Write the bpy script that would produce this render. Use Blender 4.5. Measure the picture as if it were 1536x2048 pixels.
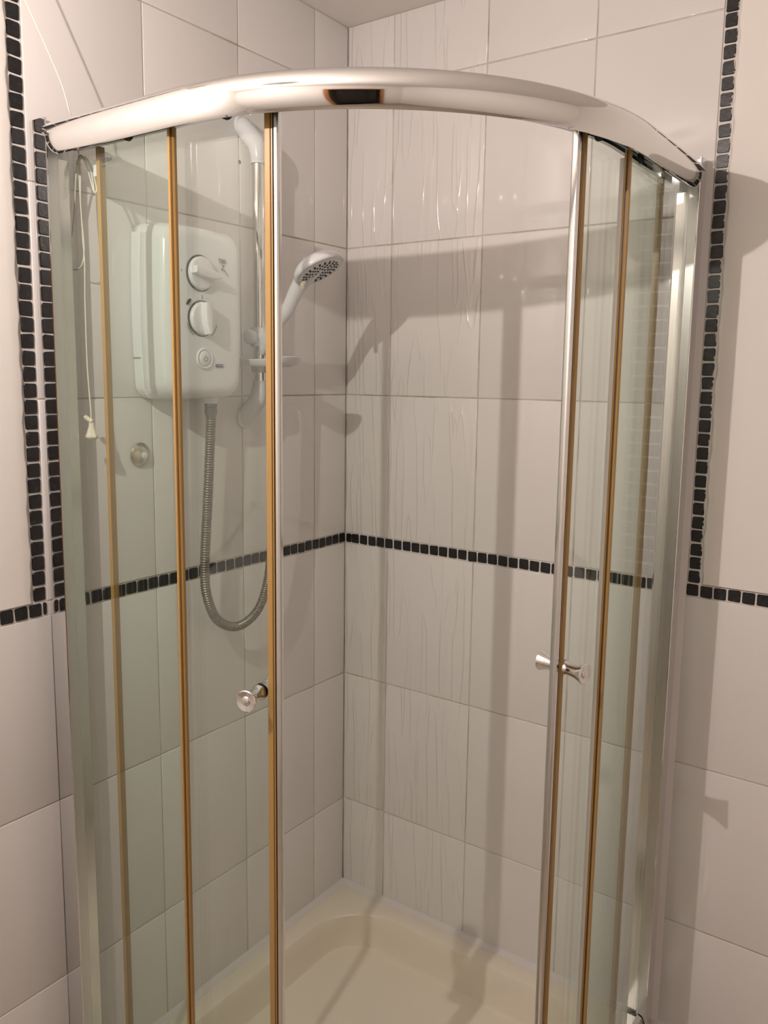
import bpy, bmesh, math, random
from mathutils import Vector, Matrix
R = math.radians
random.seed(7)
scene = bpy.context.scene
col = scene.collection
for o in list(bpy.data.objects):
    bpy.data.objects.remove(o)

# ------------------------------------------------------------------ camera
cam_d = bpy.data.cameras.new('camera')
cam = bpy.data.objects.new('camera', cam_d)
col.objects.link(cam)
fw = Vector((-0.5714534576, 0.8080671756, -0.1430677655))
rt = Vector((0.8152891290, 0.5789029480, 0.0132292438))
up = Vector((-0.0935124689, 0.1090816968, 0.9896244750))
m = Matrix((( rt.x, up.x, -fw.x, 1.33554976), (rt.y, up.y, -fw.y, -1.71286499), (rt.z, up.z, -fw.z, 1.55034755), (0, 0, 0, 1)))
cam.matrix_world = m
cam_d.sensor_fit = 'VERTICAL'
cam_d.sensor_height = 24.0
cam_d.lens = 1670.388 / 2048 * 24.0
cam_d.shift_y = -28.43 / 2048
cam_d.clip_start = 0.02
scene.camera = cam
scene.cycles.use_light_tree = False
scene.cycles.caustics_reflective = False
scene.cycles.caustics_refractive = False

# ------------------------------------------------------------------ world, exposure
w = bpy.data.worlds.new('world'); scene.world = w
w.use_nodes = True
w.node_tree.nodes['Background'].inputs[0].default_value = (0.9, 0.85, 0.8, 1)
w.node_tree.nodes['Background'].inputs[1].default_value = 0.0
scene.view_settings.view_transform = 'Standard'
scene.view_settings.look = 'None'
scene.view_settings.gamma = 1
scene.view_settings.use_curve_mapping = False
scene.view_settings.exposure = 0.0
LAMP = (0.506, -1.615, 2.085)
LAMP_POWER = 33.5
LAMP_COLOR = (1.0, 0.862, 0.800)
LAMP_R = 0.007

# ------------------------------------------------------------------ materials
MATS = {}
def mat(name, color=(0.8, 0.8, 0.8), rough=0.4, metal=0.0, spec=0.5, coat=0.0, emit=None, estr=0.0):
    ma = bpy.data.materials.new(name); ma.use_nodes = True
    b = ma.node_tree.nodes['Principled BSDF']
    b.inputs['Base Color'].default_value = (*color, 1)
    b.inputs['Roughness'].default_value = rough
    b.inputs['Metallic'].default_value = metal
    b.inputs['Specular IOR Level'].default_value = spec
    b.inputs['Coat Weight'].default_value = coat
    if emit:
        b.inputs['Emission Color'].default_value = (*emit, 1)
        b.inputs['Emission Strength'].default_value = estr
    MATS[name] = ma
    return ma
def N(ma, typ, **kw):
    n = ma.node_tree.nodes.new(typ)
    for k, v in kw.items():
        if k.startswith('_'):
            setattr(n, k[1:], v)
        else:
            n.inputs[k].default_value = v
    return n
def L(ma, a, b):
    ma.node_tree.links.new(a, b)
def coords(ma, scale, kind='Object', off=True):
    tc = N(ma, 'ShaderNodeTexCoord'); mp = N(ma, 'ShaderNodeMapping')
    mp.inputs['Scale'].default_value = scale
    L(ma, tc.outputs[kind], mp.inputs['Vector'])
    if off:
        oi = N(ma, 'ShaderNodeObjectInfo'); cb = N(ma, 'ShaderNodeVectorMath', _operation='SCALE')
        cb.inputs[0].default_value = (17.3, 9.1, 23.7)
        L(ma, oi.outputs['Random'], cb.inputs['Scale'])
        L(ma, cb.outputs[0], mp.inputs['Location'])
    return mp.outputs[0]
def bump(ma, height, strength, dist):
    b = N(ma, 'ShaderNodeBump'); b.inputs['Strength'].default_value = strength; b.inputs['Distance'].default_value = dist
    L(ma, height, b.inputs['Height'])
    L(ma, b.outputs[0], ma.node_tree.nodes['Principled BSDF'].inputs['Normal'])
def ramp(ma, fac, stops):
    r = N(ma, 'ShaderNodeValToRGB'); e = r.color_ramp.elements
    e[0].position, e[0].color = stops[0][0], (*stops[0][1], 1)
    e[1].position, e[1].color = stops[-1][0], (*stops[-1][1], 1)
    for p, c in stops[1:-1]:
        x = e.new(p); x.color = (*c, 1)
    L(ma, fac, r.inputs[0])
    return r.outputs[0]

# glazed white wall tile with softly rippled, vertically flowing relief
def tile_mat(name, relief):
    t = mat(name, (0.80, 0.78, 0.77), 0.06, spec=0.5)
    if relief:      # fine raised ripples running up the tile
        v = coords(t, (30, 30, 3.0))
        nz = N(t, 'ShaderNodeTexNoise', Scale=1.0, Detail=1.0, Roughness=0.5, Distortion=0.6); L(t, v, nz.inputs['Vector'])
        m1 = N(t, 'ShaderNodeMath', _operation='MULTIPLY_ADD'); m1.inputs[1].default_value = 2.0; m1.inputs[2].default_value = -1.0; L(t, nz.outputs['Fac'], m1.inputs[0])
        m2 = N(t, 'ShaderNodeMath', _operation='ABSOLUTE'); L(t, m1.outputs[0], m2.inputs[0])
        m3 = N(t, 'ShaderNodeMath', _operation='SUBTRACT'); m3.inputs[0].default_value = 1.0; L(t, m2.outputs[0], m3.inputs[1])
        m4 = N(t, 'ShaderNodeMath', _operation='POWER'); m4.inputs[1].default_value = 18.0; L(t, m3.outputs[0], m4.inputs[0])
        bump(t, m4.outputs[0], 1.0, relief)
        t.node_tree.nodes['Principled BSDF'].inputs['Roughness'].default_value = 0.11
    v2 = coords(t, (3, 3, 1.2))
    n2 = N(t, 'ShaderNodeTexNoise', Scale=1.0, Detail=2.0); L(t, v2, n2.inputs['Vector'])
    c = ramp(t, n2.outputs['Fac'], [(0.3, (0.79, 0.768, 0.755)), (0.7, (0.83, 0.812, 0.803))])
    L(t, c, t.node_tree.nodes['Principled BSDF'].inputs['Base Color'])
tile_mat('glazed_tile', 0)
tile_mat('glazed_tile_rippled', 0.0012)

g = mat('grout', (0.62, 0.57, 0.49), 0.85)
v = coords(g, (9, 9, 9), off=False)
nz = N(g, 'ShaderNodeTexNoise', Scale=1.0, Detail=5.0); L(g, v, nz.inputs['Vector'])
c = ramp(g, nz.outputs['Fac'], [(0.3, (0.40, 0.34, 0.26)), (0.5, (0.64, 0.60, 0.53)), (0.7, (0.75, 0.73, 0.70))])
L(g, c, g.node_tree.nodes['Principled BSDF'].inputs['Base Color'])

def mosaic_mat(name, paint):
    s = mat(name, (0.02, 0.02, 0.022), 0.32)
    v = coords(s, (120, 120, 120))
    nz = N(s, 'ShaderNodeTexNoise', Scale=1.0, Detail=4.0, Roughness=0.7); L(s, v, nz.inputs['Vector'])
    c = ramp(s, nz.outputs['Fac'], [(0.35, (0.006, 0.006, 0.007)), (0.6, (0.018, 0.018, 0.02)), (0.8, (0.07, 0.07, 0.075))])
    if paint:
        vv = coords(s, (90, 90, 90))
        n3 = N(s, 'ShaderNodeTexNoise', Scale=1.0, Detail=3.0); L(s, vv, n3.inputs['Vector'])
        tc = N(s, 'ShaderNodeTexCoord'); sp = N(s, 'ShaderNodeSeparateXYZ'); L(s, tc.outputs['Object'], sp.inputs[0])
        a = N(s, 'ShaderNodeMath', _operation='MULTIPLY_ADD'); a.inputs[1].default_value = 70.0
        L(s, sp.outputs['X'], a.inputs[0]); L(s, n3.outputs['Fac'], a.inputs[2])
        gt = N(s, 'ShaderNodeMath', _operation='GREATER_THAN'); gt.inputs[1].default_value = 1.27; L(s, a.outputs[0], gt.inputs[0])
        mx = N(s, 'ShaderNodeMix', _data_type='RGBA'); L(s, gt.outputs[0], mx.inputs[0]); L(s, c, mx.inputs[6]); mx.inputs[7].default_value = (0.7, 0.66, 0.6, 1)
        c = mx.outputs[2]
    L(s, c, s.node_tree.nodes['Principled BSDF'].inputs['Base Color'])
    bump(s, nz.outputs['Fac'], 0.35, 0.0012)
    return s
mosaic_mat('black_mosaic', False)
mosaic_mat('black_mosaic_paint_flecked', True)

p = mat('painted_plaster', (0.87, 0.84, 0.80), 0.6)
v = coords(p, (14, 14, 14), off=False)
nz = N(p, 'ShaderNodeTexNoise', Scale=1.0, Detail=5.0); L(p, v, nz.inputs['Vector']); bump(p, nz.outputs['Fac'], 0.25, 0.004)
mat('ceiling_paint', (0.82, 0.79, 0.75), 0.8)
mat('sealant', (0.74, 0.71, 0.70), 0.35)
mat('tray_acrylic', (0.85, 0.785, 0.67), 0.14)
ch = mat('chrome', (0.82, 0.82, 0.82), 0.05, 1.0)
mat('satin_chrome', (0.78, 0.78, 0.77), 0.16, 1.0)
mat('satin_aluminium', (0.74, 0.75, 0.75), 0.30, 1.0)
mat('white_grout', (0.80, 0.77, 0.73), 0.8)
v = coords(ch, (40, 40, 40), off=False)
nz = N(ch, 'ShaderNodeTexNoise', Scale=1.0, Detail=4.0); L(ch, v, nz.inputs['Vector'])
mr = N(ch, 'ShaderNodeMapRange'); mr.inputs['To Min'].default_value = 0.035; mr.inputs['To Max'].default_value = 0.075
L(ch, nz.outputs['Fac'], mr.inputs[0]); L(ch, mr.outputs[0], ch.node_tree.nodes['Principled BSDF'].inputs['Roughness'])
mat('dark_plastic', (0.02, 0.02, 0.02), 0.45)
sl = mat('yellowed_seal', (0.41, 0.25, 0.085), 0.25)
mat('brown_seal_groove', (0.09, 0.05, 0.014), 0.4)
mat('clear_seal', (0.72, 0.70, 0.66), 0.15)
mat('white_plastic', (0.79, 0.80, 0.84), 0.2)
mat('ivory_plastic', (0.82, 0.78, 0.64), 0.3)
mat('cord', (0.82, 0.78, 0.66), 0.7)
mat('grey_print', (0.06, 0.06, 0.065), 0.5)
mat('blue_print', (0.05, 0.06, 0.16), 0.5)
mat('pale_print', (0.55, 0.55, 0.6), 0.5)
mat('shadow_gap', (0.10, 0.10, 0.10), 0.6)
mat('hose', (0.30, 0.28, 0.26), 0.28, 0.75)
mat('grey_nut', (0.22, 0.22, 0.22), 0.3, 0.5)
mat('brass_chrome', (0.62, 0.58, 0.46), 0.2, 1.0)
mat('floor_vinyl', (0.42, 0.35, 0.28), 0.45)
mat('door_wood', (0.38, 0.17, 0.06), 0.4)
mat('stand_in_dark', (0.03, 0.025, 0.022), 0.8)

# sheet glass: clear pane, light passes straight through, Schlick reflection at each face
gl = bpy.data.materials.new('glass_pane'); gl.use_nodes = True; MATS['glass_pane'] = gl
nt = gl.node_tree; nt.nodes.remove(nt.nodes['Principled BSDF'])
out = nt.nodes['Material Output']
geo = N(gl, 'ShaderNodeNewGeometry'); dp = N(gl, 'ShaderNodeVectorMath', _operation='DOT_PRODUCT')
L(gl, geo.outputs['Incoming'], dp.inputs[0]); L(gl, geo.outputs['Normal'], dp.inputs[1])
ab = N(gl, 'ShaderNodeMath', _operation='ABSOLUTE'); L(gl, dp.outputs['Value'], ab.inputs[0])
om = N(gl, 'ShaderNodeMath', _operation='SUBTRACT'); om.inputs[0].default_value = 1.0; L(gl, ab.outputs[0], om.inputs[1])
pw = N(gl, 'ShaderNodeMath', _operation='POWER'); pw.inputs[1].default_value = 5.0; L(gl, om.outputs[0], pw.inputs[0])
ma_ = N(gl, 'ShaderNodeMath', _operation='MULTIPLY_ADD'); ma_.inputs[1].default_value = 0.9; ma_.inputs[2].default_value = 0.045; L(gl, pw.outputs[0], ma_.inputs[0])
tr = N(gl, 'ShaderNodeBsdfTransparent'); tr.inputs[0].default_value = (0.945, 0.972, 0.952, 1)
gs = N(gl, 'ShaderNodeBsdfGlossy'); gs.inputs['Roughness'].default_value = 0.015; gs.inputs[0].default_value = (0.95, 1.0, 0.97, 1)
mxs = N(gl, 'ShaderNodeMixShader'); L(gl, ma_.outputs[0], mxs.inputs[0]); L(gl, tr.outputs[0], mxs.inputs[1]); L(gl, gs.outputs[0], mxs.inputs[2])
L(gl, mxs.outputs[0], out.inputs['Surface'])
mat('glass_edge', (0.10, 0.22, 0.17), 0.1)

# ------------------------------------------------------------------ mesh helpers
class MB:
    def __init__(s): s.v = []; s.f = []
    def add(s, vs, fs):
        o = len(s.v); s.v += [tuple(x) for x in vs]; s.f += [tuple(i + o for i in f) for f in fs]; return s
    def box(s, x0, x1, y0, y1, z0, z1):
        return s.add([(x0,y0,z0),(x1,y0,z0),(x1,y1,z0),(x0,y1,z0),(x0,y0,z1),(x1,y0,z1),(x1,y1,z1),(x0,y1,z1)],
                     [(3,2,1,0),(4,5,6,7),(0,1,5,4),(1,2,6,5),(2,3,7,6),(3,0,4,7)])
    def rings(s, rs, cap0=True, cap1=True, closed=True):
        n = len(rs[0]); vs = [p for r in rs for p in r]; fs = []
        for i in range(len(rs) - 1):
            for j in range(n if closed else n - 1):
                k = (j + 1) % n
                fs.append((i*n+j, i*n+k, (i+1)*n+k, (i+1)*n+j))
        if cap0: fs.append(tuple(range(n-1, -1, -1)))
        if cap1: fs.append(tuple((len(rs)-1)*n + j for j in range(n)))
        return s.add(vs, fs)
    def tube(s, pts, rad, n=12, cap=True):
        pts = [Vector(q) for q in pts]; rs = []; prev = None
        for i, q in enumerate(pts):
            a = pts[max(i-1, 0)]; b = pts[min(i+1, len(pts)-1)]
            d = (b - a).normalized()
            if prev is None:
                u = d.orthogonal().normalized()
            else:
                u = (prev - d * prev.dot(d)).normalized()
            prev = u; w_ = d.cross(u)
            r = rad[i] if isinstance(rad, (list, tuple)) else rad
            rs.append([q + (u*math.cos(2*math.pi*k/n) + w_*math.sin(2*math.pi*k/n))*r for k in range(n)])
        return s.rings(rs, cap, cap)
    def lathe(s, prof, org, axis, n=32, cap0=True, cap1=True):
        ax = Vector(axis).normalized(); u = ax.orthogonal().normalized(); w_ = ax.cross(u); org = Vector(org)
        rs = [[org + ax*h + (u*math.cos(2*math.pi*k/n) + w_*math.sin(2*math.pi*k/n))*r for k in range(n)] for r, h in prof]
        return s.rings(rs, cap0, cap1)
    def prism(s, poly, z0, z1):
        return s.rings([[(x, y, z0) for x, y in poly], [(x, y, z1) for x, y in poly]])
    def mesh(s, name, smooth=35):
        assert all(len(f) >= 3 and max(f) < len(s.v) for f in s.f), name
        me = bpy.data.meshes.new(name); me.from_pydata(s.v, [], s.f)
        bm = bmesh.new(); bm.from_mesh(me); bmesh.ops.recalc_face_normals(bm, faces=bm.faces); bm.to_mesh(me); bm.free()
        if smooth:
            me.polygons.foreach_set('use_smooth', [True]*len(me.polygons)); me.set_sharp_from_angle(angle=R(smooth))
        me.update(); return me
    def build(s, name, material, parent=None, smooth=35, label=None):
        me = s.mesh(name, smooth); me.materials.append(MATS[material])
        return link(name, me, parent, label)
def link(name, me, parent=None, label=None):
    o = bpy.data.objects.new(name, me); col.objects.link(o)
    if parent: o.parent = parent; o.matrix_parent_inverse = parent.matrix_basis.inverted()
    if label: o['label'] = label
    return o
def thing(name, label, cat, loc=(0, 0, 0), group=None):
    o = bpy.data.objects.new(name, None); col.objects.link(o); o.location = loc; o.empty_display_size = 0.05
    o['label'] = label; o['category'] = cat
    if group: o['group'] = group
    return o
def struct(o, label=None):
    o['kind'] = 'structure'
    if label: o['label'] = label
    return o
def spline(pts, n=8):
    pts = [Vector(q) for q in pts]; out_ = []
    for i in range(len(pts)-1):
        p0 = pts[max(i-1, 0)]; p1 = pts[i]; p2 = pts[i+1]; p3 = pts[min(i+2, len(pts)-1)]
        for k in range(n):
            q = k/n
            out_.append(0.5*((2*p1) + (p2-p0)*q + (2*p0-5*p1+4*p2-p3)*q*q + (3*p1-p0-3*p2+p3)*q**3))
    out_.append(pts[-1]); return out_

# ------------------------------------------------------------------ room shell
CEIL = 2.389; RX = 2.35; RY = -2.55
WALL_T = 0.1; GD = 0.0022     # joints sit this far behind the tile faces
wl = struct(MB().box(-WALL_T, -GD, RY, 0.0, 0, CEIL).build('wall_left', 'grout', smooth=0))
wr = struct(MB().box(-WALL_T, RX, GD, WALL_T, 0, CEIL).build('wall_right', 'grout', smooth=0))
struct(MB().box(-WALL_T, RX+0.1, RY-0.1, WALL_T, CEIL, CEIL+0.08).build('ceiling', 'ceiling_paint', smooth=0))
struct(MB().box(-WALL_T, RX+0.1, RY-0.1, WALL_T, -0.08, 0).build('floor', 'floor_vinyl', smooth=0))
wb = MB(); DX0, DX1, DH = 1.15, 1.92, 2.0   # doorway behind the camera; added dark opening stands in for the camera holder's reflection
wb.box(-WALL_T, DX0, RY-0.1, RY, 0, CEIL); wb.box(DX1, RX+0.1, RY-0.1, RY, 0, CEIL); wb.box(DX0, DX1, RY-0.1, RY, DH, CEIL)
struct(wb.build('wall_back', 'painted_plaster', smooth=0))
struct(MB().box(RX, RX+0.1, RY, 0.0, 0, CEIL).build('wall_side', 'painted_plaster', smooth=0))
dr = struct(MB().box(DX0, DX1, RY-0.36, RY-0.34, 0, DH).build('dark_stand_in_panel', 'stand_in_dark', smooth=0))
fr = MB(); fr.box(DX0-0.06, DX0, RY-0.1, RY+0.015, 0, DH+0.06); fr.box(DX1, DX1+0.06, RY-0.1, RY+0.015, 0, DH+0.06); fr.box(DX0, DX1, RY-0.1, RY+0.015, DH, DH+0.06)
fr.build('door_frame', 'door_wood', dr, smooth=0)
hl = MB(); hl.box(DX0-0.02, DX0, RY-0.36, RY-0.1, 0, DH); hl.box(DX1, DX1+0.02, RY-0.36, RY-0.1, 0, DH); hl.box(DX0, DX1, RY-0.36, RY-0.1, DH, DH+0.02)
hl.build('dark_stand_in_sides', 'stand_in_dark', dr, smooth=0)

# large glazed tiles -------------------------------------------------------
J = 0.0026   # joint width
tile_cache = {}
def tile_mesh(wd, ht, mt='glazed_tile'):
    k = (round(wd, 4), round(ht, 4), mt)
    if k not in tile_cache:
        mb = MB(); a, b = wd/2, ht/2; e = 0.0016
        def rc(i, d): return [(-a+i, d, -b+i), (a-i, d, -b+i), (a-i, d, b-i), (-a+i, d, b-i)]
        mb.rings([rc(0, 0.0070), rc(0, 0.0012), rc(e*0.4, 0.0003), rc(e, 0.0)], cap0=False)
        me = mb.mesh('tile', 40); me.materials.append(MATS[mt]); tile_cache[k] = me
    return tile_cache[k]
def put_tile(wall, a0, a1, z0, z1, parent, me=None, jit=0.0011):
    """wall 'R': plane y=0, a along +x; wall 'L': plane x=0, a along -y"""
    me = me or tile_mesh(a1-a0-J, z1-z0-J, 'glazed_tile_rippled' if wall == 'R' and a1 < 0.5 else 'glazed_tile')
    o = link('tile', me, parent)
    ac, zc = (a0+a1)/2, (z0+z1)/2
    ex, ez = random.uniform(-jit, jit), random.uniform(-jit, jit)
    if wall == 'R':
        o.location = (ac, 0, zc); o.rotation_euler = (ex, 0, ez)
    else:
        o.location = (0, -ac, zc); o.rotation_euler = (ex, 0, R(90)+ez)
    return o
B0, B1 = 1.1172, 1.1432     # mosaic band
rows_low = [(0.15, 0.3992), (0.3992, 0.7579), (0.7579, B0)]
rows_bottom = (0.0, 0.15)
rows_high = [(B1, 1.5041), (1.5041, 1.8682), (1.8682, 2.2331), (2.2331, CEIL)]
colsR = [0.0004, 0.1366, 0.3862, 0.6360, 0.8832]
colsL = [0.0, 0.1248, 0.3745, 0.6230, 0.8698]
STR_R = (0.8832, 0.9095); STR_L = (0.8698, 0.8972)
for wall, cs, par, ext, ss in (('R', colsR, wr, [0.8680, 1.1175, 1.367, 1.617, 1.867, 2.117, RX], STR_R), ('L', colsL, wl, [0.8610, 1.1105, 1.3600, 1.6195, 1.8695, 2.1195, 2.3695, -RY], STR_L)):
    for r in rows_low + rows_high:
        for i in range(len(cs)-1):
            e_ = ext[0] if (i == len(cs)-2 and r in rows_low) else cs[i+1]
            put_tile(wall, cs[i], e_, r[0], r[1], par)
    for r in rows_low:
        for i in range(len(ext)-1):
            put_tile(wall, ext[i], ext[i+1], r[0], r[1], par)
    # painted plaster above the band, outside the vertical mosaic strip, a little proud and hand-finished
    s0 = ss[1] + 0.0015; s1 = RX if wall == 'R' else -RY
    n = 90; rows = []
    for (off, dep) in ((0.0, 0.001), (0.0, -0.0012), (0.0018, -0.0034), (0.005, -0.0042), (0.02, -0.0042)):
        ring = []
        for k in range(n+1):
            z = B1 + 0.0035 + (CEIL - B1 - 0.0035)*k/n
            jx = 0.0012*math.sin(k*1.7) + 0.0011*math.sin(k*0.61+1) + random.uniform(-0.0006, 0.0006)
            a = s0 + off + (jx if off < 0.01 else 0)
            ring.append((a, dep, z) if wall == 'R' else (-dep, -a, z))
        rows.append(ring)
    mb = MB(); mb.rings(rows, False, False, closed=False)
    zb = B1 + 0.0035
    if wall == 'R':
        mb.add([(s0+0.02, -0.0042, zb), (s1, -0.0042, zb), (s1, -0.0042, CEIL), (s0+0.02, -0.0042, CEIL), (s0, 0.002, zb), (s1, 0.002, zb)], [(0, 1, 2, 3), (4, 5, 1, 0)])
    else:
        mb.add([(0.0042, -s0-0.02, zb), (0.0042, -s1, zb), (0.0042, -s1, CEIL), (0.0042, -s0-0.02, CEIL), (-0.002, -s0, zb), (-0.002, -s1, zb)], [(0, 1, 2, 3), (4, 5, 1, 0)])
    mb.build('painted_plaster', 'painted_plaster', par, 60)

# black mosaic tiles --------------------------------------------------------
def mosaic_mesh(i, wd, ht, mt):
    rg = random.Random(100+i); a, b = wd/2, ht/2; c_ = 0.0022
    base = [(-a, -b+c_), (-a+c_, -b), (a-c_, -b), (a, -b+c_), (a, b-c_), (a-c_, b), (-a+c_, b), (-a, b-c_)]
    base = [(x+rg.uniform(-.0006, .0006), z+rg.uniform(-.0006, .0006)) for x, z in base]
    def rc(f, d): return [(x*f, d, z*f) for x, z in base]
    mb = MB(); mb.rings([rc(1, 0.006), rc(1, 0.0006), rc(0.93, -0.0006)], cap0=False)
    me = mb.mesh('mosaic_tile', 30); me.materials.append(MATS[mt]); return me
MW = 0.0236
MOS = [mosaic_mesh(i, MW, MW, 'black_mosaic') for i in range(7)]
MOSP = [mosaic_mesh(20+i, 0.0222, 0.0243, 'black_mosaic_paint_flecked') for i in range(5)]
MOSV = [mosaic_mesh(40+i, 0.0234, 0.0243, 'black_mosaic') for i in range(5)]
MOSC = mosaic_mesh(60, 0.0155, MW, 'black_mosaic'); MOST = mosaic_mesh(61, 0.0055, MW, 'black_mosaic')
def put_mosaic(wall, a, z, parent, me):
    o = link('mosaic_tile', me, parent); jx, jz, jr = random.uniform(-.0004, .0004), random.uniform(-.0005, .0005), random.uniform(-.02, .02)
    tx, tz = random.uniform(-.02, .02), random.uniform(-.02, .02)
    if wall == 'R': o.location = (a+jx, 0, z+jz); o.rotation_euler = (tx, jr, tz)
    else: o.location = (0, -a+jx, z+jz); o.rotation_euler = (jr*0+tx, jr, R(90)+tz)
    return o
PITCH = 0.0269; zb = (B0+B1)/2
put_mosaic('R', 0.0118, zb, wr, MOSC)
a = 0.0215 + MW/2
while a < 1.30:
    put_mosaic('R', a, zb, wr, random.choice(MOS)); a += PITCH
a = 0.0125
while a < 0.868:
    put_mosaic('L', a, zb, wl, random.choice(MOS)); a += PITCH
put_mosaic('L', 0.8745, zb, wl, MOST)
a = 0.8845+0.0085
while a < 1.30:
    put_mosaic('L', a, zb, wl, random.choice(MOS)); a += PITCH
VP = 0.0277
z = 1.1447 + 0.0137
while z < CEIL - 0.012:
    put_mosaic('R', (STR_R[0]+STR_R[1])/2 - 0.0003, z, wr, random.choice(MOSP))
    put_mosaic('L', (STR_L[0]+STR_L[1])/2, z+0.001, wl, random.choice(MOSV)); z += VP
for wall, par, ss in (('R', wr, STR_R), ('L', wl, STR_L)):
    for k, (a0, a1, z0, z1) in enumerate(((0.0, 1.30, B0, B1), (ss[0], ss[1]+0.002, B1, CEIL))):
        q = GD - 0.0006
        (MB().box(a0, a1, q, GD+0.001, z0, z1) if wall == 'R' else MB().box(-GD-0.001, -q, -a1, -a0, z0, z1)).build('grout_bed', 'white_grout', par, 0)
# silicone at the tray and a drilled hole
MB().rings([[(0.0, -0.0, 0.1495), (0.0, -0.0185, 0.1495), (0.0, -0.0170, 0.1520), (0.0, -0.0060, 0.1545), (0.0, 0.0, 0.1575)],
            [(0.90, -0.0, 0.1495), (0.90, -0.0185, 0.1495), (0.90, -0.0170, 0.1520), (0.90, -0.0060, 0.1545), (0.90, 0.0, 0.1575)]]).build('sealant_bead', 'sealant', wr)
MB().rings([[(0.0, 0.0, 0.1495), (0.0185, 0.0, 0.1495), (0.0170, 0.0, 0.1520), (0.0060, 0.0, 0.1545), (0.0, 0.0, 0.1575)],
            [(0.0, -0.90, 0.1495), (0.0185, -0.90, 0.1495), (0.0170, -0.90, 0.1520), (0.0060, -0.90, 0.1545), (0.0, -0.90, 0.1575)]]).build('sealant_bead', 'sealant', wl)
MB().lathe([(0.0042, -0.002), (0.0042, 0.0006), (0.003, 0.001)], (0, -0.3745, 2.0), (1, 0, 0), 14).build('screw_hole', 'dark_plastic', wl)

# ------------------------------------------------------------------ shower tray
CX, CY = 0.342, -0.335
def tray_outline(i, z, rc, rs):
    A = 0.905 - i; pts = []
    def arc(cx, cy, r, a0, a1, n):
        for k in range(n+1):
            q = R(a0 + (a1-a0)*k/n); pts.append((cx + r*math.cos(q), cy + r*math.sin(q), z))
    arc(i+rc, -i-rc, rc, 90, 180, 10)
    ra = 0.55 - i
    arc(i+rs, -A+rs, rs, 180, 270, 6)
    arc(0.355, -0.355, ra, -90, 0, 26)
    arc(A-rs, -i-rs, rs, 0, 90, 6)
    return pts
tray = MB()
tray.rings([tray_outline(0.0005, 0.0, 0.001, 0.001), tray_outline(0.0005, 0.140, 0.001, 0.001), tray_outline(0.003, 0.147, 0.001, 0.002), tray_outline(0.010, 0.150, 0.002, 0.006),
            tray_outline(0.060, 0.150, 0.150, 0.03), tray_outline(0.0635, 0.1490, 0.149, 0.032), tray_outline(0.0655, 0.1455, 0.148, 0.034), tray_outline(0.0690, 0.110, 0.125, 0.045), tray_outline(0.0730, 0.066, 0.100, 0.05),
            tray_outline(0.0770, 0.0555, 0.095, 0.05), tray_outline(0.086, 0.0520, 0.090, 0.05), tray_outline(0.25, 0.0495, 0.05, 0.04)])
trayo = tray.build('shower_tray', 'tray_acrylic', smooth=40)
trayo['label'] = 'cream acrylic quadrant shower tray with raised rim in the tiled corner'; trayo['category'] = 'shower tray'

# ------------------------------------------------------------------ shower enclosure
def plan(s, r):
    if s < 0: return (CX + s, CY - r)
    if s <= math.pi/2: return (CX + r*math.cos(s - math.pi/2), CY + r*math.sin(s - math.pi/2))
    return (CX + r, CY + s - math.pi/2)
def sgrid(s0, s1, n=48):
    out_ = {s0, s1}
    for k in range(n+1):
        q = math.pi/2*k/n
        if s0 < q < s1: out_.add(q)
    return sorted(out_)
def sweep(sec, s0, s1, n=48):
    mb = MB(); mb.rings([[(*plan(s, r), z) for r, z in sec] for s in sgrid(s0, s1, n)]); return mb
def vstrip(s0, poly, z0, z1):
    """vertical extrusion whose plan section is given as (along, radius) about station s0"""
    pts = []
    for t_, r in poly:
        if s0 < 0.0001 and s0 + t_ < 0.0001 or s0 > math.pi/2 - 0.0001: s = s0 + t_
        else: s = s0 + t_/0.5
        pts.append(plan(s, r))
    return MB().prism(pts, z0, z1)
PI2 = math.pi/2
SL = 0.046 - CX            # rail starts at the left wall profile
SR = PI2 + (-0.046 - CY)   # and ends at the right one
enc = thing('shower_enclosure', 'chrome framed quadrant shower enclosure with curved top rail and clear glass', 'shower enclosure', (0.5, -0.5, 0.15))
face = [(q.x, q.y) for q in spline([(0.500, 1.9622, 0), (0.513, 1.9600, 0), (0.524, 1.9555, 0), (0.5315, 1.9490, 0), (0.5355, 1.9410, 0), (0.5370, 1.9320, 0), (0.5362, 1.9220, 0), (0.5337, 1.9130, 0), (0.5300, 1.9057, 0), (0.5268, 1.9024, 0)], 4)]
sec = face + [(0.5240, 1.9030), (0.5230, 1.9060), (0.5230, 1.9400), (0.5075, 1.9400), (0.5075, 1.9300), (0.4975, 1.9300), (0.4975, 1.9210), (0.4945, 1.9210), (0.4945, 1.9460), (0.4755, 1.9460), (0.4755, 1.9220), (0.4680, 1.9220), (0.4680, 1.9580), (0.4720, 1.9622)]
def rail_sec(s):
    # the lower front edge is rounded off towards both ends, where the rail meets the wall profiles
    d_ = min(s - SL, SR - s); f = 1.0
    if d_ < 0.034: f = 0.25 + 0.75*math.sqrt(max(0, 1 - (1 - d_/0.034)**2))
    o_ = []
    for r, z in sec:
        if z < 1.935 and r > 0.508: o_.append((0.520 + (r-0.520)*(0.4+0.6*f), 1.935 + (z-1.935)*f))
        else: o_.append((r, z))
    return o_
st_ = sgrid(SL, SR, 72) + [SL + 0.034*k/10 for k in range(1, 11)] + [SR - 0.034*k/10 for k in range(1, 11)]
rail = MB().rings([[(*plan(s_, r), z) for r, z in rail_sec(s_)] for s_ in sorted(st_)]).build('top_rail', 'chrome', enc, 30)
bsec = [(0.470, 0.150), (0.524, 0.150), (0.524, 0.168), (0.518, 0.180), (0.5085, 0.184), (0.5085, 0.176), (0.470, 0.176)]
sweep(bsec, SL, SR).build('bottom_rail', 'chrome', enc, 30)
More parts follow.
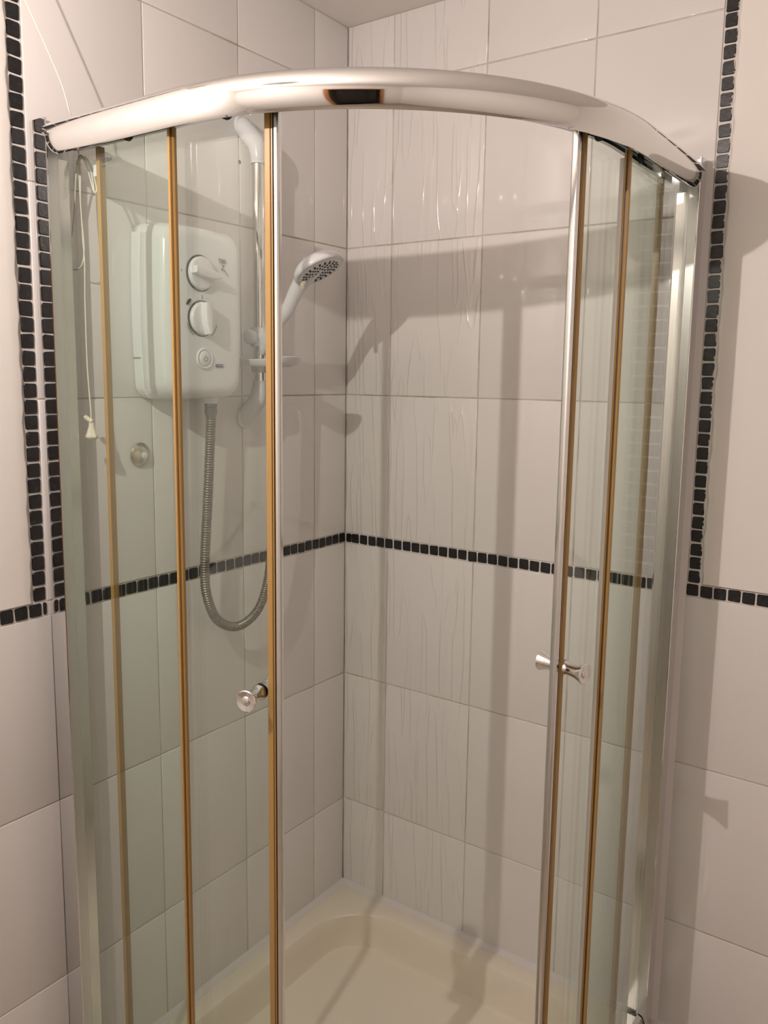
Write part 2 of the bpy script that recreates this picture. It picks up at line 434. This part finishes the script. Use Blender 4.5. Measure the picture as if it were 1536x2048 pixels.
# wall profiles: outer channel on the wall, inner frame around the glass
PT = 1.9645; PB = 0.155
def lprof(x0, x1, y0, y1): return MB().box(x0, x1, y0, y1, PB, PT)
plo = MB().prism([(0.0006, -0.8625), (0.0430, -0.8625), (0.0440, -0.8612), (0.0440, -0.8600), (0.0425, -0.8595), (0.0006, -0.8595)], PB, PT).build('wall_profile', 'chrome', enc, 30)
MB().prism([(0.0006, -0.8594), (0.0425, -0.8594), (0.0425, -0.8440), (0.0405, -0.8425), (0.0405, -0.8385), (0.0006, -0.8385)], PB, 1.9600).build('frame_stile', 'satin_aluminium', plo, 30)
MB().prism([(0.0006, -0.8384), (0.036, -0.8384), (0.036, -0.8160), (0.032, -0.812), (0.0006, -0.812)], PB, 1.905).build('inner_channel', 'satin_chrome', plo, 30)
pro = MB().prism([(0.8705, -0.0006), (0.8705, -0.0440), (0.8692, -0.0450), (0.8680, -0.0450), (0.8675, -0.0435), (0.8675, -0.0006)], PB, PT).build('wall_profile', 'chrome', enc, 30)
MB().prism([(0.8674, -0.0006), (0.8674, -0.0435), (0.8520, -0.0435), (0.8505, -0.0415), (0.8465, -0.0415), (0.8465, -0.0006)], PB, 1.9600).build('frame_stile', 'satin_aluminium', pro, 30)
MB().prism([(0.8464, -0.0006), (0.8464, -0.036), (0.8260, -0.036), (0.8225, -0.032), (0.8225, -0.0006)], PB, 1.905).build('inner_channel', 'satin_chrome', pro, 30)
MB().prism([(0.8705, -0.0003), (0.8705, -0.010), (0.8735, -0.008), (0.8800, -0.0025), (0.8825, -0.0003)], PB, PT).build('sealant_bead', 'sealant', pro, 30)
# fixed panes
GZ0, GZ1 = 0.1765, 1.928
def pane(s0, s1, r0, r1, parent, name, z0=GZ0, z1=GZ1):
    sec_ = [(r0, z0), (r1, z0), (r1, z1), (r0, z1)]
    return sweep(sec_, s0, s1, 64).build(name, 'glass_pane', parent, 25)
fpl = pane(0.0370-CX, 0.3205-CX, 0.4995, 0.5055, enc, 'fixed_pane')
fpr = pane(PI2-0.040, PI2+0.298, 0.4995, 0.5055, enc, 'fixed_pane')
def V_(s0, poly, nm, mt, par, z1=1.9115): return vstrip(s0, poly, 0.187, z1).build(nm, mt, par, 20)
# the left pane: two yellowed ribs with a dark groove between, gripping the edge of the pane
e0 = 0.3180 - CX
a_ = V_(e0, [(0, 0.5072), (0.0050, 0.5076), (0.0050, 0.4980), (0, 0.4980)], 'edge_seal', 'yellowed_seal', fpl)
V_(e0+0.0050, [(0, 0.5045), (0.0022, 0.5045), (0.0022, 0.4980), (0, 0.4980)], 'seal_groove', 'brown_seal_groove', a_)
V_(e0+0.0072, [(0, 0.5045), (0.0012, 0.5050), (0.0022, 0.5020), (0.0016, 0.4970), (0, 0.4970)], 'edge_seal', 'yellowed_seal', fpl)
# the right pane: clear lip inside, yellowed ribs outside
e0 = PI2 - 0.0400
a_ = V_(e0, [(0, 0.5076), (-0.0050, 0.5071), (-0.0062, 0.5041), (0, 0.5041)], 'edge_seal', 'yellowed_seal', fpr)
V_(e0, [(0, 0.5040), (-0.0048, 0.5040), (-0.0048, 0.5010), (0, 0.5010)], 'seal_groove', 'brown_seal_groove', a_)
V_(e0, [(0, 0.5009), (-0.0062, 0.5009), (-0.0062, 0.4974), (0, 0.4974)], 'edge_seal', 'yellowed_seal', fpr)
V_(e0, [(0, 0.4973), (-0.0060, 0.4973), (-0.0068, 0.4945), (-0.0055, 0.4898), (0, 0.4900)], 'clear_edge_strip', 'clear_seal', fpr, 1.900)

# sliding doors -------------------------------------------------------------
def knob_half(mb, o, d):
    mb.lathe([(0.0125, 0.000), (0.0125, 0.003), (0.0108, 0.006), (0.0104, 0.012), (0.0112, 0.020), (0.0135, 0.030), (0.0168, 0.039), (0.0172, 0.0410), (0.0160, 0.0420), (0.0078, 0.0405), (0.0072, 0.0415), (0.0066, 0.0420)], o, d, 36)
def knob(parent, s, z):
    x, y = plan(s, 0.4860); d = Vector((*plan(s, 0.6), 0)) - Vector((*plan(s, 0.5), 0)); d.normalize()
    mb = MB(); knob_half(mb, (x, y, z), d); k = mb.build('door_knob', 'chrome', parent, 40)
    mb = MB(); xi, yi = plan(s, 0.4800); knob_half(mb, (xi, yi, z), -d); mb.build('door_knob', 'chrome', parent, 40)
    MB().lathe([(0.0120, -0.0005), (0.0128, 0.0), (0.0128, 0.0018), (0.0120, 0.0022)], (x, y, z), d, 30).build('washer', 'dark_plastic', k)
def door(s0, s1, lead, name, label, kz, ks):
    D = thing(name, label, 'shower door', (*plan((s0+s1)/2 if 0 <= (s0+s1)/2 <= PI2 else s1, 0.4830), 0.19))
    D['group'] = 'sliding shower doors'
    gp = pane(s0, s1, 0.4800, 0.4860, D, 'door_pane', 0.180, 1.925)
    e, sg = (s1, 1) if lead == 1 else (s0, -1)
    zt = 1.935; z0 = 0.182
    # yellowed seal with fine ribs, then the chrome closing edge
    def V(poly, nm, mt, par): return vstrip(e, [(t_*sg, r) for t_, r in poly], z0, zt).build(nm, mt, par, 20)
    es = V([(-0.0100, 0.4765), (-0.0100, 0.4885), (-0.0085, 0.4900), (-0.0010, 0.4900), (0.0, 0.4888), (0.0002, 0.4765)], 'edge_seal', 'yellowed_seal', D)
    V([(0.0002, 0.4770), (0.0002, 0.4880), (0.0014, 0.4880), (0.0014, 0.4770)], 'seal_groove', 'brown_seal_groove', es)
    V([(0.0014, 0.4765), (0.0014, 0.4896), (0.0032, 0.4896), (0.0032, 0.4765)], 'edge_seal', 'yellowed_seal', D)
    V([(0.0032, 0.4770), (0.0032, 0.4875), (0.0042, 0.4875), (0.0042, 0.4770)], 'seal_groove', 'brown_seal_groove', es)
    V([(0.0042, 0.4770), (0.0042, 0.4885), (0.0060, 0.4902), (0.0100, 0.4902), (0.0122, 0.4885), (0.0130, 0.4855), (0.0130, 0.4795), (0.0118, 0.4770)], 'closing_edge', 'satin_chrome', D)
    # trailing edge fin seal
    tr_, st = (s0, -1) if lead == 1 else (s1, 1)
    vstrip(tr_, [(0, 0.4775), (0, 0.4885), (-0.0085*st, 0.4885), (-0.0085*st, 0.4775)], z0, 1.915).build('trailing_seal', 'yellowed_seal', D, 20)
    # rollers at the top, running in the rail
    for q in (0.16, 0.72):
        s_ = s0 + (s1-s0)*q
        x, y = plan(s_, 0.4855); d = Vector((*plan(s_, 0.6), 0)) - Vector((*plan(s_, 0.5), 0)); d.normalize()
        rl = MB().lathe([(0.006, 0.0), (0.0105, 0.0008), (0.0105, 0.0030), (0.009, 0.0034), (0.009, 0.0044), (0.0105, 0.0048), (0.0105, 0.0062), (0.006, 0.0066)], (x, y, 1.9225), d, 24).build('roller', 'dark_plastic', D)
    knob(D, ks, kz)
    return D, gp
d1, gp1 = door(0.122-CX, R(17.3), 1, 'sliding_door', 'curved glass sliding shower door pushed towards the electric shower wall', 1.0615, R(14.2))
d2, gp2 = door(R(74.4), PI2+0.206, -1, 'sliding_door', 'curved glass sliding shower door pushed towards the bare tiled wall', 1.0775, R(76.2))
# white block at the first door's head, standing in for a bright reflection
MB().prism([(0.102, -0.8145), (0.1145, -0.8145), (0.1145, -0.8070), (0.1105, -0.8060), (0.102, -0.8065)], 1.873, 1.899).build('highlight_block', 'white_plastic', d1, 30)

# printing ------------------------------------------------------------------
def text(body, size, mtx, material, name, parent, label=None, extrude=0.0):
    cu = bpy.data.curves.new(name, 'FONT'); cu.body = body; cu.size = size; cu.align_x = 'CENTER'; cu.align_y = 'CENTER'; cu.extrude = extrude
    cu.resolution_u = 3
    tmp = bpy.data.objects.new('tmp', cu); col.objects.link(tmp)
    dg = bpy.context.evaluated_depsgraph_get(); me = bpy.data.meshes.new_from_object(tmp.evaluated_get(dg))
    bpy.data.objects.remove(tmp); me.transform(mtx); me.materials.append(MATS[material]); me.name = name
    return link(name, me, parent, label)
def frame(o, right, upv):
    r_ = Vector(right).normalized(); u_ = Vector(upv).normalized(); n_ = r_.cross(u_)
    return Matrix(((r_.x, u_.x, n_.x, o[0]), (r_.y, u_.y, n_.y, o[1]), (r_.z, u_.z, n_.z, o[2]), (0, 0, 0, 1)))
lg = text('CEIBA', 0.0095, frame((0.1735, -0.8411, 1.8845), (1, 0, 0), (0, 0, 1)), 'grey_print', 'printed_logo', fpl, 'small grey printed maker name on the glass', 0.0001)
MB().box(0.160, 0.170, -0.8412, -0.8408, 1.8750, 1.8765).build('printed_line', 'grey_print', fpl, 0)

# ------------------------------------------------------------------ electric shower
HX = 0.100; HY0, HY1 = -0.664, -0.462; HZ0, HZ1 = 1.503, 1.832
es_ = thing('electric_shower', 'white electric shower unit with two dials mounted on the tiled wall', 'electric shower', (0, (HY0+HY1)/2, HZ0))
def hring(x, ins, rc, n=8, bow=0.006, zb=0.0):
    y0, y1, z0, z1 = HY0+ins, HY1-ins, HZ0+ins+zb, HZ1-ins; pts = []
    for cx, cy, a0 in ((y1-rc, z1-rc, 0), (y0+rc, z1-rc, 90), (y0+rc, z0+rc, 180), (y1-rc, z0+rc, 270)):
        for k in range(n+1):
            q = R(a0 + 90*k/n); pts.append([x, cx + rc*math.cos(q), cy + rc*math.sin(q)])
    # subdivide the long sides and let them bow slightly outward
    out_ = []
    for i, q in enumerate(pts):
        out_.append(q); nx = pts[(i+1) % len(pts)]
        if i % (n+1) == n:
            for k in range(1, 10): out_.append([x] + [q[j] + (nx[j]-q[j])*k/10 for j in (1, 2)])
    zm = (z0+z1)/2; hh = (z1-z0)/2; ym = (y0+y1)/2; hw = (y1-y0)/2
    for q in out_:
        f = max(0, 1 - ((q[2]-zm)/hh)**2); q[1] += bow*f*(1 if q[1] > ym else -1)*min(1, abs(q[1]-ym)/hw)
        f = max(0, 1 - ((q[1]-ym)/hw)**2); q[2] += 0.5*bow*f*(1 if q[2] > zm else -1)*min(1, abs(q[2]-zm)/hh)
    return out_
bk = MB(); bk.rings([hring(0.0008, 0.004, 0.022), hring(0.004, 0.001, 0.024), hring(0.026, 0.0, 0.025), hring(0.028, 0.002, 0.024)])
bko = bk.build('back_casing', 'white_plastic', es_, 40)
MB().box(0.005, 0.0262, HY0-0.0062, HY0-0.0030, 1.5800, 1.5812).build('casing_seam', 'shadow_gap', bko, 0)
fc = MB(); rr = [hring(0.028, 0.0035, 0.024)]
rr.append(hring(0.0295, 0.0015, 0.025)); rr.append(hring(0.062, 0.003, 0.027))
for k in range(0, 9):
    q = R(90*k/8); rr.append(hring(0.074 + (HX-0.003-0.074)*math.sin(q), 0.005 + 0.026*(1-math.cos(q)), 0.028 - 0.006*(1-math.cos(q)), bow=0.006))
rr.append(hring(HX-0.0015, 0.055, 0.02, bow=0.003)); rr.append(hring(HX, 0.085, 0.012, bow=0.0))
fc.rings(rr, cap0=False); fco = fc.build('front_cover', 'white_plastic', es_, 60)
MB().rings([hring(0.0272, 0.0028, 0.024), hring(0.0288, 0.0028, 0.024)], False, False).build('cover_joint', 'shadow_gap', fco, 60)
FX = HX - 0.0002
def dial(y, z, ang, ptr):
    MB().lathe([(0.0345, -0.004), (0.0345, 0.0015), (0.0332, 0.0022), (0.0315, 0.0005)], (FX-0.001, y, z), (1, 0, 0), 40).build('dial_ring', 'shadow_gap', es_, 40)
    d_ = MB().lathe([(0.0310, -0.004), (0.0310, 0.006), (0.0296, 0.0085), (0.0270, 0.0095)], (FX, y, z), (1, 0, 0), 44).build('dial', 'white_plastic', es_, 40)
    # raised grip bar across the dial
    mb = MB(); ln, wd = 0.0305, 0.0090; rs = []
    for (f, hgt) in ((1.0, 0.008), (1.0, 0.020), (0.9, 0.0235), (0.6, 0.0245)):
        pts = []
        for (u_, v_) in ((-ln*0.98, -wd*0.75), (-ln*0.6, -wd), (ln*0.3, -wd), (ln*ptr, -wd*0.35), (ln*ptr, wd*0.35), (ln*0.3, wd), (-ln*0.6, wd), (-ln*0.98, wd*0.75)):
            uu, vv = u_*(0.97 if f < 1 else 1), v_*f
            pts.append((FX+hgt, y + uu*math.cos(ang) - vv*math.sin(ang), z + uu*math.sin(ang) + vv*math.cos(ang)))
        rs.append(pts)
    mb.rings(rs); mb.build('grip', 'white_plastic', d_, 30)
dial(-0.582, 1.7415, R(-8), 1.25)
dial(-0.580, 1.6570, R(-86), 0.98)
pb = MB().lathe([(0.0205, -0.003), (0.0205, 0.002), (0.0190, 0.0035), (0.0160, 0.0025), (0.0150, 0.0005), (0.0142, 0.003), (0.0125, 0.0042)], (FX-0.0005, -0.575, 1.5815), (1, 0, 0), 36).build('power_button', 'white_plastic', es_, 40)
mb = MB()
for a0 in range(12):
    q0, q1 = R(125 + 290*a0/12), R(125 + 290*(a0+1)/12)
    yy, zz, xx = -0.575, 1.5805, FX+0.0043
    mb.add([(xx, yy+0.0036*math.cos(q), zz+0.0036*math.sin(q)) for q in (q0, q1)] + [(xx, yy+0.0047*math.cos(q), zz+0.0047*math.sin(q)) for q in (q1, q0)], [(0, 1, 2, 3)])
mb.add([(FX+0.0043, -0.5756, 1.5815), (FX+0.0043, -0.5744, 1.5815), (FX+0.0043, -0.5744, 1.5870), (FX+0.0043, -0.5756, 1.5870)], [(0, 1, 2, 3)])
mb.build('power_symbol', 'grey_print', pb, 0)
RI, UP = (0, 1, 0), (0, 0, 1)
text('T80', 0.0125, frame((FX+0.0006, -0.5250, 1.7695), RI, UP), 'grey_print', 'printed_name', es_, extrude=0.0003)
text('Z', 0.0150, frame((FX+0.0006, -0.5235, 1.7575), RI, UP), 'grey_print', 'printed_name', es_, extrude=0.0003)
mb = MB()
mb.add([(FX+0.0012, -0.5215, 1.7540), (FX+0.0012, -0.5205, 1.7550), (FX+0.0012, -0.5090, 1.7430), (FX+0.0012, -0.5100, 1.7420)], [(0, 1, 2, 3)])
mb.build('printed_stroke', 'grey_print', es_, 0)
MB().box(FX-0.003, FX+0.0007, -0.5455, -0.5260, 1.5650, 1.5712).build('logo_plate', 'blue_print', es_, 0)
text('TRITON', 0.0052, frame((FX+0.0010, -0.5357, 1.5681), RI, UP), 'pale_print', 'printed_logo', es_, extrude=0.0002)
# printed scale marks round the lower dial and the red-brown indicator
MB().lathe([(0.0030, -0.002), (0.0030, 0.0010), (0.0022, 0.0014)], (FX, -0.6155, 1.6870), (1, 0, 0), 12)
mb = MB(); q = R(50)
vs = []
for k in range(16):
    a_ = 2*math.pi*k/16; u_, v_ = 0.0075*math.cos(a_), 0.0022*math.sin(a_)
    vs.append((-0.6125 + u_*math.cos(q) - v_*math.sin(q), 1.6865 + u_*math.sin(q) + v_*math.cos(q)))
mb.rings([[(FX-0.003, y, z) for y, z in vs], [(FX+0.0012, y, z) for y, z in vs]]); mb.build('indicator_lens', 'dark_plastic', es_, 30)
for a0, a1 in ((195, 235), (305, 345)):
    mb = MB()
    for k in range(8):
        q0, q1 = R(a0+(a1-a0)*k/8), R(a0+(a1-a0)*(k+1)/8)
        mb.add([(FX+0.0012, -0.580+0.0385*math.cos(q), 1.657+0.0385*math.sin(q)) for q in (q0, q1)] + [(FX+0.0012, -0.580+0.0398*math.cos(q), 1.657+0.0398*math.sin(q)) for q in (q1, q0)], [(0, 1, 2, 3)])
    mb.build('scale_mark', 'grey_print', es_, 0)
text('2', 0.0085, frame((FX+0.0006, -0.5790, 1.6975), RI, UP), 'grey_print', 'printed_number', es_, extrude=0.0002)
text('1', 0.0085, frame((FX+0.0006, -0.6285, 1.7420), RI, UP), 'grey_print', 'printed_number', es_, extrude=0.0002)
MB().lathe([(0.019, 0.0), (0.019, 0.006), (0.016, 0.016), (0.0135, 0.020)], (0.050, -0.514, 1.512), (0, 0, -1), 28).build('outlet', 'white_plastic', es_, 40)

# ------------------------------------------------------------------ shower hose
hp = spline([(0.050, -0.514, 1.470), (0.050, -0.5165, 1.43), (0.050, -0.527, 1.294), (0.050, -0.5385, 1.150), (0.050, -0.532, 1.085), (0.050, -0.503, 1.030), (0.051, -0.445, 1.004), (0.054, -0.387, 1.028), (0.058, -0.357, 1.095),
             (0.064, -0.349, 1.20), (0.070, -0.350, 1.32), (0.074, -0.356, 1.45), (0.076, -0.361, 1.56), (0.0765, -0.3625, 1.592)], 40)
acc = [0.0]
for i in range(1, len(hp)): acc.append(acc[-1] + (hp[i]-hp[i-1]).length)
LEN = acc[-1]; RIB = 0.0052; nr = int(LEN/RIB)
pts, rad = [], []; j = 0
for i in range(nr*4+1):
    d_ = min(i*LEN/(nr*4), LEN-1e-6)
    while acc[j+1] < d_: j += 1
    q = (d_-acc[j])/(acc[j+1]-acc[j]); pts.append(hp[j].lerp(hp[j+1], q)); rad.append((0.0088, 0.0102, 0.0105, 0.0100)[i % 4])
hose = thing('shower_hose', 'grey ribbed shower hose hanging in a loop below the electric shower', 'shower hose', (0.05, -0.445, 1.0))
MB().tube(pts, rad, 12).build('hose_tube', 'hose', hose, 50)
nut = MB().lathe([(0.0115, 0), (0.0128, 0.001), (0.0128, 0.011), (0.0118, 0.012), (0.0118, 0.013), (0.0126, 0.014), (0.0126, 0.024), (0.0108, 0.029), (0.0104, 0.034)], (0.050, -0.514, 1.497), (0.0, -0.02, -1), 12).build('hose_nut', 'grey_nut', hose, 20)
MB().tube([(0.0757, -0.361, 1.555), (0.0765, -0.3625, 1.600)], [0.0105, 0.0125], 20).build('hose_nut', 'grey_nut', hose, 30)

# ------------------------------------------------------------------ riser rail, slider, handset, soap dish
BX, BY = 0.048, -0.3684
rrail = thing('riser_rail', 'chrome riser rail with white curved brackets beside the electric shower', 'riser rail', (0, BY, 1.44))
MB().tube([(BX, BY, 1.515), (BX, BY, 2.010)], 0.0122, 24).build('rail_bar', 'chrome', rrail, 40)
def bracket(zb_, sg):
    b = MB(); path = spline([(BX, BY, zb_), (BX, BY, zb_-0.018*sg), (BX-0.006, BY, zb_-0.038*sg), (0.020, BY, zb_-0.062*sg), (0.006, BY, zb_-0.076*sg), (0.0008, BY, zb_-0.080*sg)], 6)
    n = len(path); b.tube(path, [0.0145 + 0.0035*math.sin(math.pi*k/(n-1)) + 0.003*(k/(n-1)) for k in range(n)], 22)
    o = b.build('bracket', 'white_plastic', rrail, 50)
    MB().lathe([(0.0150, 0), (0.0152, 0.004), (0.0147, 0.005)], (BX, BY, zb_+0.004*sg), (0, 0, -sg), 26).build('collar', 'white_plastic', o, 30)
    MB().lathe([(0.0225, 0.0006), (0.0225, 0.004), (0.0195, 0.0075)], (0.0, BY, zb_-0.079*sg), (1, 0, 0), 26).build('wall_foot', 'white_plastic', o, 30)
bracket(1.535, 1); bracket(1.995, -1)
sz = 1.632
sld = MB()
sld.lathe([(0.0150, -0.021), (0.0185, -0.019), (0.0195, -0.010), (0.0195, 0.010), (0.0185, 0.019), (0.0150, 0.021)], (BX, BY, sz), (0, 0, 1), 28)
sld.tube([(BX, BY, sz), (BX+0.034, BY, sz+0.004)], [0.0185, 0.0165], 22)
sldo = sld.build('slider', 'white_plastic', rrail, 40)
kb = []
for k in range(9):
    q = R(10 + 80*k/8); kb.append((0.0165*math.cos(q) if k < 8 else 0.001, 0.012 + 0.010*math.sin(q)))
MB().lathe([(0.0130, 0.0), (0.0160, 0.006)] + kb, (BX-0.001, BY-0.016, sz), (-0.1, -1, 0), 28).build('clamp_knob', 'white_plastic', sldo, 50)
# handset holder cone
HD = Vector((0.632, 0.0, 0.775)).normalized()     # handle direction
h0 = Vector((BX+0.030, BY, sz))
MB().tube([h0 - HD*0.016, h0 + HD*0.016], [0.0165, 0.0185], 22).build('handset_cradle', 'white_plastic', sldo, 40)
hs = thing('hand_shower', 'white hand shower with a round dotted spray face held in the slider', 'hand shower', tuple(h0))
hpts = spline([h0 - HD*0.040, h0, h0 + HD*0.040, Vector((0.128, BY, 1.686)), Vector((0.150, BY, 1.719)), Vector((0.174, BY, 1.749)), Vector((0.200, BY, 1.774))], 8)
nn = len(hpts); hr = []
for k in range(nn):
    q = k/(nn-1); hr.append(0.0120 + 0.003*math.sin(math.pi*min(1, q*1.3)) + 0.012*max(0, (q-0.55)/0.45)**1.3)
MB().tube(hpts, hr, 24).build('handle', 'white_plastic', hs, 60)
fn = Vector((0.480, 0.10, -0.870)).normalized()    # spray direction
hc = Vector((0.2130, BY, 1.7690))
hd = MB().lathe([(0.004, -0.024), (0.018, -0.0228), (0.033, -0.0190), (0.045, -0.0125), (0.0525, -0.004), (0.0550, 0.003), (0.0545, 0.0075), (0.0525, 0.009), (0.0505, 0.0085)], hc, fn, 44).build('spray_head', 'white_plastic', hs, 50)
MB().lathe([(0.0500, 0.006), (0.0487, 0.0098), (0.0470, 0.0105)], hc, fn, 44).build('face_plate', 'white_plastic', hd, 30)
nzm = MB(); u_ = fn.orthogonal().normalized(); w_ = fn.cross(u_)
for rad_, cnt in ((0.010, 6), (0.018, 10), (0.025, 14), (0.032, 18), (0.038, 20)):
    for k in range(cnt):
        q = 2*math.pi*(k + (0.5 if cnt in (10, 18) else 0))/cnt
        nzm.lathe([(0.0024, 0.0095), (0.0024, 0.0116), (0.0015, 0.0120)], hc + (u_*math.cos(q) + w_*math.sin(q))*rad_, fn, 6)
nzo = nzm.build('nozzles', 'dark_plastic', hd, 30); nzo['kind'] = 'stuff'
lv = hc + fn*0.004 - Vector((0.055, 0, 0.033)) + Vector((0.032, -0.020, 0.006))
MB().tube([lv, lv + Vector((0.003, -0.010, -0.010))], [0.0055, 0.0045], 14).build('spray_lever', 'ivory_plastic', hd, 40)
# soap dish clipped to the bar
sd = thing('soap_dish', 'small white soap dish clipped to the chrome riser rail', 'soap dish', (BX+0.03, BY, 1.574))
dm = MB(); rs = []
DCX, DCY = 0.083, BY - 0.010
for (f, z_) in ((0.50, 1.5700), (0.80, 1.5715), (0.93, 1.5765), (1.0, 1.5860), (0.985, 1.5872), (0.955, 1.5860), (0.88, 1.5785), (0.75, 1.5745), (0.45, 1.5735)):
    rs.append([(DCX + 0.073*f*math.copysign(abs(math.cos(2*math.pi*k/40))**0.75, math.cos(2*math.pi*k/40)), DCY + 0.052*f*math.copysign(abs(math.sin(2*math.pi*k/40))**0.75, math.sin(2*math.pi*k/40)), z_ + 0.0035*f*math.cos(4*math.pi*k/40)) for k in range(40)])
dm.rings(rs); dm.build('dish', 'white_plastic', sd, 50)
MB().lathe([(0.0126, -0.018), (0.0175, -0.017), (0.0180, 0.0), (0.0175, 0.010), (0.0126, 0.011)], (BX, BY, 1.574), (0, 0, 1), 26).build('clip', 'white_plastic', sd, 40)

# ------------------------------------------------------------------ pipe cover
pc = thing('pipe_cover', 'round tarnished chrome blanking cover on the wall below the electric shower', 'pipe cover', (0, -0.655, 1.3925))
MB().lathe([(0.0245, 0.0004), (0.0245, 0.002), (0.0225, 0.004), (0.0135, 0.0105), (0.0085, 0.0115)], (0, -0.655, 1.3925), (1, 0, 0), 36).build('cover_disc', 'brass_chrome', pc, 25)
MB().lathe([(0.0065, 0.010), (0.0065, 0.0135), (0.0045, 0.0142)], (0, -0.655, 1.3925), (1, 0, 0), 20).build('cap', 'white_plastic', pc, 30)

# ------------------------------------------------------------------ light pull cord
CYL = -0.797
pcd = thing('pull_cord', 'cream light pull cord looped and knotted, draped over the top rail', 'pull cord', (0.07, CYL, 1.44))
cr = 0.00125
sw = MB().lathe([(0.040, 0.0), (0.040, 0.018), (0.034, 0.026), (0.012, 0.030), (0.006, 0.036)], (0.0875, -1.07, CEIL-0.0005), (0, 0, -1), 32).build('switch_housing', 'ivory_plastic', pcd, 40)
MB().tube(spline([(0.0875, -1.052, 2.356), (0.0870, -0.952, 2.178), (0.0868, -0.8640, 2.022), (0.083, -0.840, 1.9665), (0.071, -0.812, 1.9650), (0.058, -0.7985, 1.952), (0.0405, CYL, 1.925), (0.0380, CYL, 1.905)], 10), cr*0.9, 8).build('cord', 'cord', pcd, 60)
XO = -0.0160
def xz(seq, y=CYL): return [(x+XO, y+dy, z_+0.003) for (x, z_, dy) in seq]
long_loop = xz([(0.052, 1.905, 0), (0.0485, 1.886, -.002), (0.0445, 1.860, -.002), (0.0365, 1.815, -.001), (0.0240, 1.775, 0), (0.0195, 1.745, 0), (0.0250, 1.729, 0), (0.0360, 1.727, .001), (0.0500, 1.735, .002), (0.0560, 1.760, .003), (0.0520, 1.815, .003), (0.0500, 1.860, .003), (0.0515, 1.890, .002), (0.054, 1.905, .001)])
MB().tube(spline(long_loop, 10), cr, 8).build('cord', 'cord', pcd, 60)
for dx, dz, dy in ((0, 0, 0.002), (0.004, 0.003, -0.002)):
    short = xz([(0.053, 1.906, dy), (0.060+dx, 1.9115+dz, dy), (0.071+dx, 1.900+dz, dy), (0.082+dx, 1.877, dy), (0.090+dx, 1.855, dy), (0.094+dx, 1.850, 0), (0.096+dx*0.4, 1.858, -dy), (0.090, 1.884, -dy), (0.078, 1.905, -dy), (0.064, 1.913, -dy), (0.054, 1.906, 0)])
    MB().tube(spline(short, 10), cr, 8).build('cord', 'cord', pcd, 60)
MB().tube(spline(xz([(0.0545, 1.906, 0.003), (0.052, 1.880, .004), (0.0500, 1.840, .004), (0.0520, 1.780, .004), (0.0560, 1.735, .003), (0.0545, 1.672, .002), (0.0570, 1.560, 0), (0.0625, 1.480, 0), (0.0630, 1.462, 0)]), 10), cr, 8).build('cord', 'cord', pcd, 60)
kn = []
for k in range(40):
    q = 2*math.pi*k/13; kn.append((0.0535 + XO + 0.0030*math.cos(q), CYL + 0.0030*math.sin(q), 1.9035 + 0.0065*k/40))
MB().tube(kn, 0.0013, 7).build('knot', 'cord', pcd, 60)
MB().tube([(0.0480+XO, CYL-0.002, 1.4725), (0.0550+XO, CYL-0.001, 1.4690), (0.0665+XO, CYL, 1.4640)], [0.0042, 0.0046, 0.0040], 16).build('connector', 'ivory_plastic', pcd, 40)
MB().lathe([(0.0035, 0.0), (0.0045, 0.004), (0.0052, 0.010), (0.0095, 0.022), (0.0118, 0.0265), (0.0118, 0.0290), (0.0085, 0.0325)], (0.0625+XO, CYL, 1.4660), (0, 0, -1), 8).build('pull_weight', 'ivory_plastic', pcd, 20)

# ------------------------------------------------------------------ lamp (behind and left of the camera)
lamp = thing('ceiling_lamp', 'small pendant lamp hanging from the ceiling outside the shower', 'lamp', (LAMP[0], LAMP[1], CEIL))
MB().lathe([(0.045, 0.0), (0.045, 0.012), (0.020, 0.024), (0.006, 0.028)], (LAMP[0], LAMP[1], CEIL-0.0005), (0, 0, -1), 30).build('ceiling_rose', 'white_plastic', lamp, 40)
MB().tube([(LAMP[0], LAMP[1], CEIL-0.024), (LAMP[0], LAMP[1], LAMP[2]+0.045)], 0.003, 10).build('flex', 'white_plastic', lamp, 40)
MB().lathe([(0.006, 0.046), (0.012, 0.044), (0.012, 0.016), (0.008, 0.0115)], LAMP, (0, 0, 1), 24).build('lamp_holder', 'white_plastic', lamp, 40)
ld = bpy.data.lights.new('bulb', 'POINT'); ld.energy = LAMP_POWER; ld.color = LAMP_COLOR; ld.shadow_soft_size = LAMP_R
lo = bpy.data.objects.new('bulb', ld); col.objects.link(lo); lo.location = LAMP
lo.parent = lamp; lo.matrix_parent_inverse = Matrix.Translation(lamp.location).inverted()
